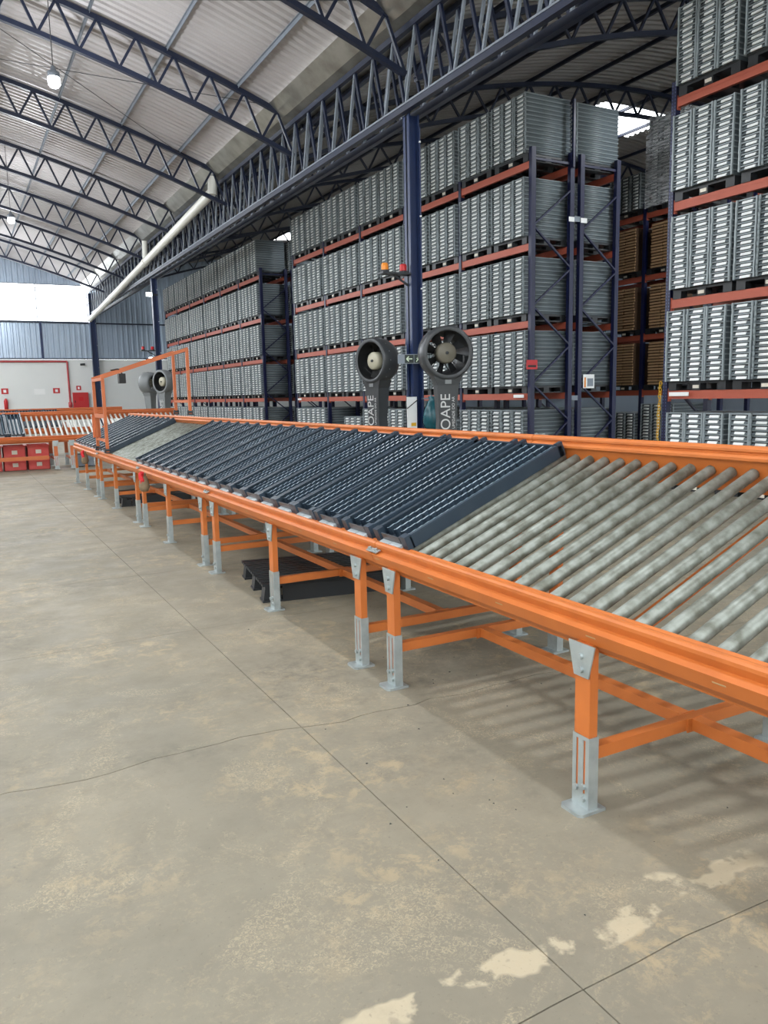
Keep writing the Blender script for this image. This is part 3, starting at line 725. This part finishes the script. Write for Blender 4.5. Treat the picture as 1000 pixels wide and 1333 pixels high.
# wrapped stack on the top level
zt = LEVELS[3]; yc = YB-.62
o = put('pallet', PAL, None, (XB+.5, yc, zt)); tag(o, 'black plastic pallet carrying the film wrapped stack', 'pallet')
for c in range(3): stack(XB, yc+(c-1)*.362, zt+.141, 26)
wm = MB(); n = 10; rr = random.Random(3); ring = []
cs = [(-.06, -.58), (1.16, -.58), (1.16, .58), (-.06, .58)]
for i in range(n+1):
    zz = zt+.1+(2.1)*i/n
    for k in range(4):
        for f in (0, .5):
            a, b = cs[k], cs[(k+1) % 4]; sq = 1+(rr.uniform(-.012, .012) if f else 0)
            ring.append((XB+.55+((a[0]*(1-f)+b[0]*f)-.55)*sq, yc+(a[1]*(1-f)+b[1]*f)*sq, zz))
Fs = [(i*8+k, i*8+(k+1) % 8, (i+1)*8+(k+1) % 8, (i+1)*8+k) for i in range(n) for k in range(8)]
wm.add(ring, Fs); tag(obj('stretch_film', wm, 'film'), 'clear stretch film wrapped around a tall stack on the top level', 'film')
# ---- bulk trays as one mesh
BF = [list(f) for f in full.f]; nf = len(BF); nv = len(BV)
arr = np.array(bulk); nT = len(arr)
V = (BV[None]+arr[:, None, :3]).reshape(-1, 3)
lv = np.array([len(f) for f in BF]); flat = np.concatenate([np.array(f) for f in BF])
me = bpy.data.meshes.new('stacked_core_trays'); me.vertices.add(len(V)); me.vertices.foreach_set('co', V.astype(np.float32).ravel())
loops = (flat[None]+(np.arange(nT)*nv)[:, None]).ravel(); me.loops.add(len(loops)); me.loops.foreach_set('vertex_index', loops.astype(np.int32))
tot = np.tile(lv, nT); st_ = np.concatenate([[0], np.cumsum(tot)[:-1]]); me.polygons.add(len(tot))
me.polygons.foreach_set('loop_start', st_.astype(np.int32)); me.polygons.foreach_set('loop_total', tot.astype(np.int32))
mi = np.tile(np.array(full.m), nT)
me.polygons.foreach_set('material_index', mi.astype(np.int32))
for k in ('rtray', 'rtray_post', 'slot_shade_and_chips', 'rlabel'): me.materials.append(MAT[k])
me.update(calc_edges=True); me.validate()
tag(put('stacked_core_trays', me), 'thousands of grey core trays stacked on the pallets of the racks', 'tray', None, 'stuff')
# ---- plates and signs on the racks
def plate_on(name, x, y, z, wx, wz, m, label=None, parent=None, off=(0, 0, 0)):
    return obj(name, MB().box(x-off[0]-wx/2, x-off[0]+wx/2, y-off[1]-.006, y-off[1], z-off[2]-wz/2, z-off[2]+wz/2), m, parent)
offr = (RX, Y1, 0); offb = (RX+1.22, Y1, 0)
rp = plate_on('warning_plate', RX+.02, Y1-.055, 2.12, .27, .18, 'red', None, r_1, offr); obj('print', MB().box(.02-.10, .02+.10, -.064, -.0615, 2.07, 2.11), 'black', rp)
ln = plate_on('load_notice', RX+1.5, Y1-.055, 1.78, .3, .28, 'white', None, r_1b, offb)
ob = MB().box(.16, .2, -.064, -.0615, 1.66, 1.86); obj('print', ob, 'amber', ln); obj('print', MB().box(.24, .4, -.064, -.0615, 1.68, 1.84), 'grey_steel', ln)
plate_on('row_tag', RX+1.3, Y1-.06, 4.93, .16, .09, 'white', None, r_1b, offb); plate_on('row_tag', RX+.98, Y1-.06, 4.93, .14, .09, 'white', None, r_1, offr)
obj('beam_tag', MB().box(-.036, -.031, .12, .45, 1.48, 1.54), 'white', r_1); obj('beam_tag', MB().box(-.036, -.031, 4.8-.5, 4.8-.12, 1.48, 1.54), 'white', r_s)
obj('beam_tag', MB().box(-.036, -.031, 11.6, 11.9, 1.48, 1.54), 'white', r_1)
# yellow chain at the upright foot
ch = thing('safety_chain', 'yellow plastic chain hanging at the foot of the rack upright', 'chain', (RX-.06, YR+.07, .35))
lk = MB(); n = 10
for i in range(n):
    t0, t1 = 2*math.pi*i/n, 2*math.pi*(i+1)/n; lk.tube((0, .022*math.cos(t0), .034*math.sin(t0)), (0, .022*math.cos(t1), .034*math.sin(t1)), .006, 5, caps=False)
lkm = lk.mesh('link', 'yellow')
for i in range(27): put('link', lkm, ch, (0, random.uniform(-.012, .012)-.001*i, .03+i*.05), (0, 0, (i % 2)*1.57+random.uniform(-.3, .3)))

# ================================================================== FANS
def fan(loc, face, label, group=None, hub='fan_hub', writing=True, bm='fan_grey'):
    """head faces local -x; face = rotation about z."""
    t = thing('tall_fan', label, 'fan', loc, face, group); zc = 2.2
    st = MB()
    secs = [(0, .30, .26), (.05, .30, .26), (.07, .24, .2), (.3, .17, .14), (1.2, .135, .12), (1.72, .17, .15), (1.86, .23, .17)]
    V = []
    for z, hw, hd in secs: V += [(-hd, -hw, z), (hd, -hw*.8, z), (hd, hw*.8, z), (-hd, hw, z)]
    Fs = [(4*i+k, 4*i+(k+1) % 4, 4*i+4+(k+1) % 4, 4*i+4+k) for i in range(len(secs)-1) for k in range(4)]+[(3, 2, 1, 0), (4*len(secs)-4, 4*len(secs)-3, 4*len(secs)-2, 4*len(secs)-1)]
    st.add(V, Fs); stem = obj('pedestal', st, bm, t)
    h = obj('drum', MB().lathe([(.33, -.18), (.375, -.2), (.40, -.17), (.405, -.05), (.395, .1), (.34, .22), (.27, .28), (.27, .27), (.30, .2)], 36, 0, 'x', (0, 0, zc)).lathe([(.33, -.18), (.325, .1), (.30, .2)], 36, 1, 'x', (0, 0, zc)), [bm, 'fan_dark'], t)
    obj('hub', MB().lathe([(0, -.125), (.13, -.12), (.155, -.1), (.16, .05), (0, .06)], 28, 0, 'x', (0, 0, zc)), hub, h)
    obj('nozzle', MB().lathe([(0, -.15), (.02, -.15), (.025, -.12), (0, -.12)], 12, 0, 'x', (0, 0, zc)), 'dark_grey', h)
    bl = MB().add([(-.02, -.03, .15), (.05, .05, .15), (.06, .075, .31), (-.04, -.06, .31)], [(0, 1, 2, 3)]).mesh('blade', 'fan_dark')
    for k in range(8): put('blade', bl, h, (0, 0, zc), (k*math.pi/4+.3, 0, 0))
    gr = MB()
    for k in range(6): gr.tube((.24, .3*math.cos(k*math.pi/6), zc+.3*math.sin(k*math.pi/6)), (.24, -.3*math.cos(k*math.pi/6), zc-.3*math.sin(k*math.pi/6)), .007, 5)
    obj('rear_guard', gr, 'fan_dark', h)
    rs = MB()
    for k in range(16):
        a = 2*math.pi*k/16; rs.tube((-.06, .405*math.cos(a), zc+.405*math.sin(a)), (-.06, .413*math.cos(a), zc+.413*math.sin(a)), .01, 6)
    obj('rivet', rs, 'fan_light', h)
    obj('emblem', MB().box(-.168, -.163, -.05, .05, 1.74, 1.82), 'fan_light', stem)
    if writing:
        # text climbs the pedestal: baseline up (+z), letters facing -x ; glyph x -> +z, glyph y -> +y... mirrored so it reads from outside
        mw = Matrix(((0, 0, -1, -.148), (0, 1, 0, .035), (1, 0, 0, .99), (0, 0, 0, 1)))
        text('lettering', 'JOAPE', .22, 'text_silver', stem, mw)
        mw = Matrix(((0, 0, -1, -.148), (0, 1, 0, -.085), (1, 0, 0, .82), (0, 0, 0, 1)))
        text('small_lettering', 'CLIMA E UMIDADE DO AR', .062, 'text_silver', stem, mw)
    return t
fan((6.6, 10.2, 0), R(76), 'dark grey pedestal fan with brownish hub in front of the column', hub='fan_hub_dark')
fan((6.75, 12.65, 0), R(15), 'grey pedestal fan with cream hub turned to the hall beside the column')
fan((6.4, 27.6, 0), R(25), 'distant grey fan with cream hub beside the far column', bm='fan_light')
fan((6.4, 29.9, 0), R(-60), 'distant grey fan turned away beside the far column', bm='fan_light', writing=False)
# ---- things on the column
es = thing('exit_sign', 'dark exit sign with arrow and running figure on the blue column', 'sign', (COLX-.2, 11.9, 2.12)); es.rotation_euler = (0, 0, R(-25))
obj('board', MB().box(-.22, .22, -.01, .0, 0, .16), 'grey_steel', es)
obj('arrow_panel', MB().box(-.1, .055, -.016, -.01, .01, .15), 'sign_green', es); obj('figure_panel', MB().box(.065, .2, -.016, -.01, .01, .15), 'sign_green', es)
am = MB().bar((-.07, -.018, .08), (.03, -.018, .08), .004, .018).bar((-.07, -.018, .08), (-.03, -.018, .12), .004, .018).bar((-.07, -.018, .08), (-.03, -.018, .04), .004, .018)
obj('arrow', am, 'sign_pale', es)
fg = MB().tube((.135, -.02, .128), (.135, -.016, .128), .012, 8).bar((.135, -.018, .11), (.125, -.018, .07), .004, .022).bar((.125, -.018, .07), (.1, -.018, .03), .004, .014).bar((.125, -.018, .07), (.16, -.018, .05), .004, .014).bar((.135, -.018, .1), (.17, -.018, .085), .004, .01).bar((.135, -.018, .1), (.1, -.018, .085), .004, .01)
obj('running_figure', fg, 'sign_pale', es)
def beacon_shelf(x, y, z, label):
    t = thing('beacon_shelf', label, 'shelf', (x, y, z)); obj('plate', MB().box(-.55, .0, -.1, .1, -.03, 0), 'dark_grey', t); obj('bracket', MB().bar((-.3, 0, -.03), (0, 0, -.2), .03, .03), 'dark_grey', t)
    return t
def beacon(x, y, z, m, label):
    t = thing('beacon_light', label, 'beacon', (x, y, z)); obj('base', MB().lathe([(0, 0), (.075, 0), (.075, .035), (0, .035)], 16), 'dark_grey', t)
    obj('lens', MB().lathe([(.06, .035), (.062, .13), (.05, .15), (0, .155)], 16), m, t)
beacon_shelf(COLX-.1, 12.1, 3.66, 'dark small shelf on the column above the exit sign')
beacon(COLX-.56, 12.1, 3.66, 'amber', 'amber beacon lamp on the column shelf'); beacon(COLX-.2, 12.1, 3.66, 'red', 'red beacon lamp on the column shelf')
beacon_shelf(COLX-.1, 31.8, 3.5, 'dark small shelf on the distant column by the end wall')
beacon(COLX-.56, 31.8, 3.5, 'red', 'red beacon lamp at the outer end of the distant column shelf'); beacon(COLX-.2, 31.8, 3.5, 'red_cloth', 'red beacon lamp beside the distant column')
def floodlight(loc, label):
    t = thing('flood_lamp', label, 'lamp', loc); obj('bracket', MB().box(-.02, .35, .0, .03, -.03, .03).box(-.03, .03, 0, .25, -.03, .03), 'dark_grey', t); obj('case', MB().box(-.12, .12, -.06, .0, -.09, .09), 'white', t); obj('lens', MB().box(-.1, .1, -.066, -.06, -.07, .07), 'lamp_glow', t)
floodlight((COLX-.25, 31.6, 5.6), 'small glowing flood lamp high on the distant column'); floodlight((6.75, WALL_Y-.5, 6.95), 'small glowing flood lamp by the window corner')
floodlight((COLX-.3, 31.6, 3.15), 'small pale lamp below the beacon shelf of the distant column')
# clutter at the column foot
nb = thing('notice_board', 'white notice sheet fixed to the foot of the blue column', 'notice', (COLX-.16, 11.95, 1.0)); obj('sheet', MB().box(-.1, .1, -.01, .0, 0, .55), 'white', nb); obj('print', MB().box(-.02, .08, -.013, -.01, .04, .1), 'yellow', nb); obj('cord', MB().tube((-.1, -.015, .35), (.12, -.015, .5), .008, 6), 'black', nb)
bg_ = MB(); bg_.lathe([(0, 0), (.1, .02), (.15, .15), (.14, .35), (.09, .5), (.05, .55), (.07, .6), (0, .6)], 14)
bg_.v = [(x*(1+.12*math.sin(7*z+3*y)), y*(1+.15*math.cos(9*z+2*x)), z) for x, y, z in bg_.v]
tag(obj('plastic_bag', bg_, 'teal', None, (COLX+.1, 11.7, .95)), 'teal plastic bag hanging at the foot of the column', 'bag')
tag(obj('bag_hook', MB().box(-.02, .02, -.3, .0, 0, .03).box(-.02, .02, -.3, -.27, -.02, .08), 'grey_steel', None, (COLX+.1, 12.0, 1.5)), 'small grey hook plate holding the teal bag', 'hook')

# ================================================================== SMALL THINGS ALONG THE CONVEYOR
def hanging_sack(y, label_a, label_b, big=True):
    s = MB(); s.lathe([(0, 0), (.06, .01), (.085, .06), (.075, .14), (.045, .2), (.05, .22), (0, .22)], 14)
    s.v = [(x*.7*(1+.1*math.sin(20*z)), y_*(1+.12*math.cos(15*z+4*x)), z) for x, y_, z in s.v]
    p = cp(-.17, -.02, y)
    tag(obj('small_sack', s, 'sack', None, (p[0], y, .5)), label_b, 'sack')
    r_ = MB(); V = []; n = 8
    for i in range(n):
        for j in range(5):
            a = i/(n-1)-.5; b = j/4; V.append((p[0]-.02+.02*math.sin(5*a*3+b*4)-.03*b*(1-b), y+a*.17*(1-.3*b)+.01*math.sin(9*b), .735-b*.14+.012*math.sin(a*14)))
    r_.add(V, [(i*5+j, i*5+j+1, i*5+j+6, i*5+j+5) for i in range(n-1) for j in range(4)])
    rg = obj('red_rag', r_, 'red_cloth'); so = rg.modifiers.new('thickness', 'SOLIDIFY'); so.thickness = .012; tag(rg, label_a, 'rag')
hanging_sack(9.65, 'red rag tied to the conveyor rail near the start of the long tray row', 'small brown sack hanging under the red rag near the long tray row')
hanging_sack(14.6, 'red rag tied to the conveyor rail beyond the gate frame', 'small brown sack hanging from the rail beyond the gate frame')
# red bins under the crosswise conveyor
def bin_(x, y, z, w_, d_, h, label):
    t = thing('storage_bin', label, 'bin', (x, y, z), 0, 'red bins below the crosswise conveyor'); m = MB(); a, b = w_/2, d_/2
    m.box(-a, a, -b, b, 0, .01).box(-a, a, -b, -b+.012, 0, h).box(-a, a, b-.012, b, 0, h).box(-a, -a+.012, -b, b, 0, h).box(a-.012, a, -b, b, 0, h)
    obj('shell', m, 'red_bin', t); obj('rim', MB().box(-a-.012, a+.012, -b-.012, -b, h-.035, h).box(-a-.012, -a, -b, b, h-.035, h).box(a, a+.012, -b, b, h-.035, h).box(-a-.012, a+.012, b, b+.012, h-.035, h), 'red_bin', t)
    obj('label_card', MB().box(-.06, .06, -b-.016, -b-.012, h*.3, h*.62), 'white_spot', t)
for i in range(4):
    for k in range(2): bin_(1.66-.52*i, 20.75, k*.3, .48, .62, .29, f'red bin {"stacked on another" if k else "on the floor"}, {ORD[i]} from the crosswise conveyor leg')
gb = thing('grey_crate', 'small grey crate on the floor at the crosswise conveyor leg', 'crate', (2.75, 20.7, 0)); obj('shell', MB().box(-.2, .2, -.25, .25, .02, .3).box(-.22, .22, -.27, .27, .26, .3), 'grey_steel', gb); obj('feet', MB().box(-.2, -.1, -.25, .25, 0, .02).box(.1, .2, -.25, .25, 0, .02), 'dark_grey', gb)
# ================================================================== FIRE GEAR ON THE END WALL
wy = WALL_Y-.061
hc = thing('hydrant_cabinet', 'red fire hose cabinet on the white end wall', 'cabinet', (6.15, wy, 1.22)); obj('body', MB().box(-.4, .4, -.22, 0, 0, .85), 'red', hc); obj('door', MB().box(-.37, .37, -.235, -.22, .03, .82), 'red', hc); obj('window', MB().box(-.1, .12, -.24, -.235, .4, .6), 'red_cloth', hc); obj('handle', MB().box(-.33, -.29, -.25, -.235, .3, .42), 'black', hc)
rpip = thing('fire_pipe', 'thin red fire main running along and down the white end wall', 'pipe', (5.6, wy-.06, 1.25)); obj('riser', MB().tube((0, 0, .3), (0, 0, 2.5), .05, 10), 'red_pipe', rpip); obj('main', MB().tube((0, 0, 2.5), (-20, 0, 2.5), .05, 10), 'red_pipe', rpip); obj('valve', MB().lathe([(0, 0), (.1, .03), (.1, .28), (.06, .32), (0, .34)], 12), 'red_pipe', rpip)
def wsign(x, z, w_, h, m, label, inner=True):
    t = thing('wall_sign', label, 'sign', (x, wy, z)); obj('plate', MB().box(-w_/2, w_/2, -.02, 0, 0, h), m, t)
    if inner: obj('pictogram', MB().box(-w_*.2, w_*.2, -.024, -.02, h*.25, h*.75), 'white', t)
wsign(6.1, 2.2, .24, .24, 'red', 'square red pictogram sign above the fire hose cabinet'); wsign(4.95, 2.05, .34, .28, 'red', 'red sign with white bar beside the red riser pipe'); wsign(4.1, 2.0, .55, .3, 'white', 'pale lettered sign beside the red and white wall sign', False)
wsign(2.4, 2.05, .34, .3, 'red', 'square red pictogram sign above the extinguisher')
ex = thing('fire_extinguisher', 'red fire extinguisher on the white end wall', 'extinguisher', (2.4, wy-.12, 1.08)); obj('cylinder', MB().lathe([(0, 0), (.1, .01), (.1, .6), (.06, .7), (.03, .74), (0, .74)], 16), 'red', ex); obj('valve', MB().box(-.05, .05, -.03, .03, .74, .82), 'white', ex); obj('hose', MB().tube((.02, -.06, .78), (-.16, -.08, .95), .02, 8).tube((-.16, -.08, .95), (-.24, -.08, .8), .02, 8), 'white', ex)
sc_ = thing('security_camera', 'small white camera below the cladding on the end wall', 'camera', (6.3, wy, 3.6)); obj('arm', MB().box(-.02, .02, -.15, 0, -.02, .02), 'white', sc_); obj('barrel', MB().tube((-.05, -.2, -.02), (.2, -.2, 0), .06, 10), 'dark_grey', sc_)
# ---- crumbs on the floor under the rollers
db = MB(); r2 = random.Random(11)
for i in range(45):
    x, y = r2.uniform(1.3, 3.0), r2.uniform(1.6, 5.5); s = r2.uniform(.002, .008); a = r2.uniform(0, 3)
    db.add([(x+s*math.cos(a+k*2.1)*r2.uniform(.6, 1.3), y+s*math.sin(a+k*2.1)*r2.uniform(.6, 1.3), .0) for k in range(3)]+[(x, y, s*.6)], [(0, 1, 3), (1, 2, 3), (2, 0, 3), (2, 1, 0)])
tag(obj('floor_debris', db, 'slot_shade_and_chips'), 'scattered dark chips of debris on the concrete under the conveyor', 'debris', None, 'stuff')
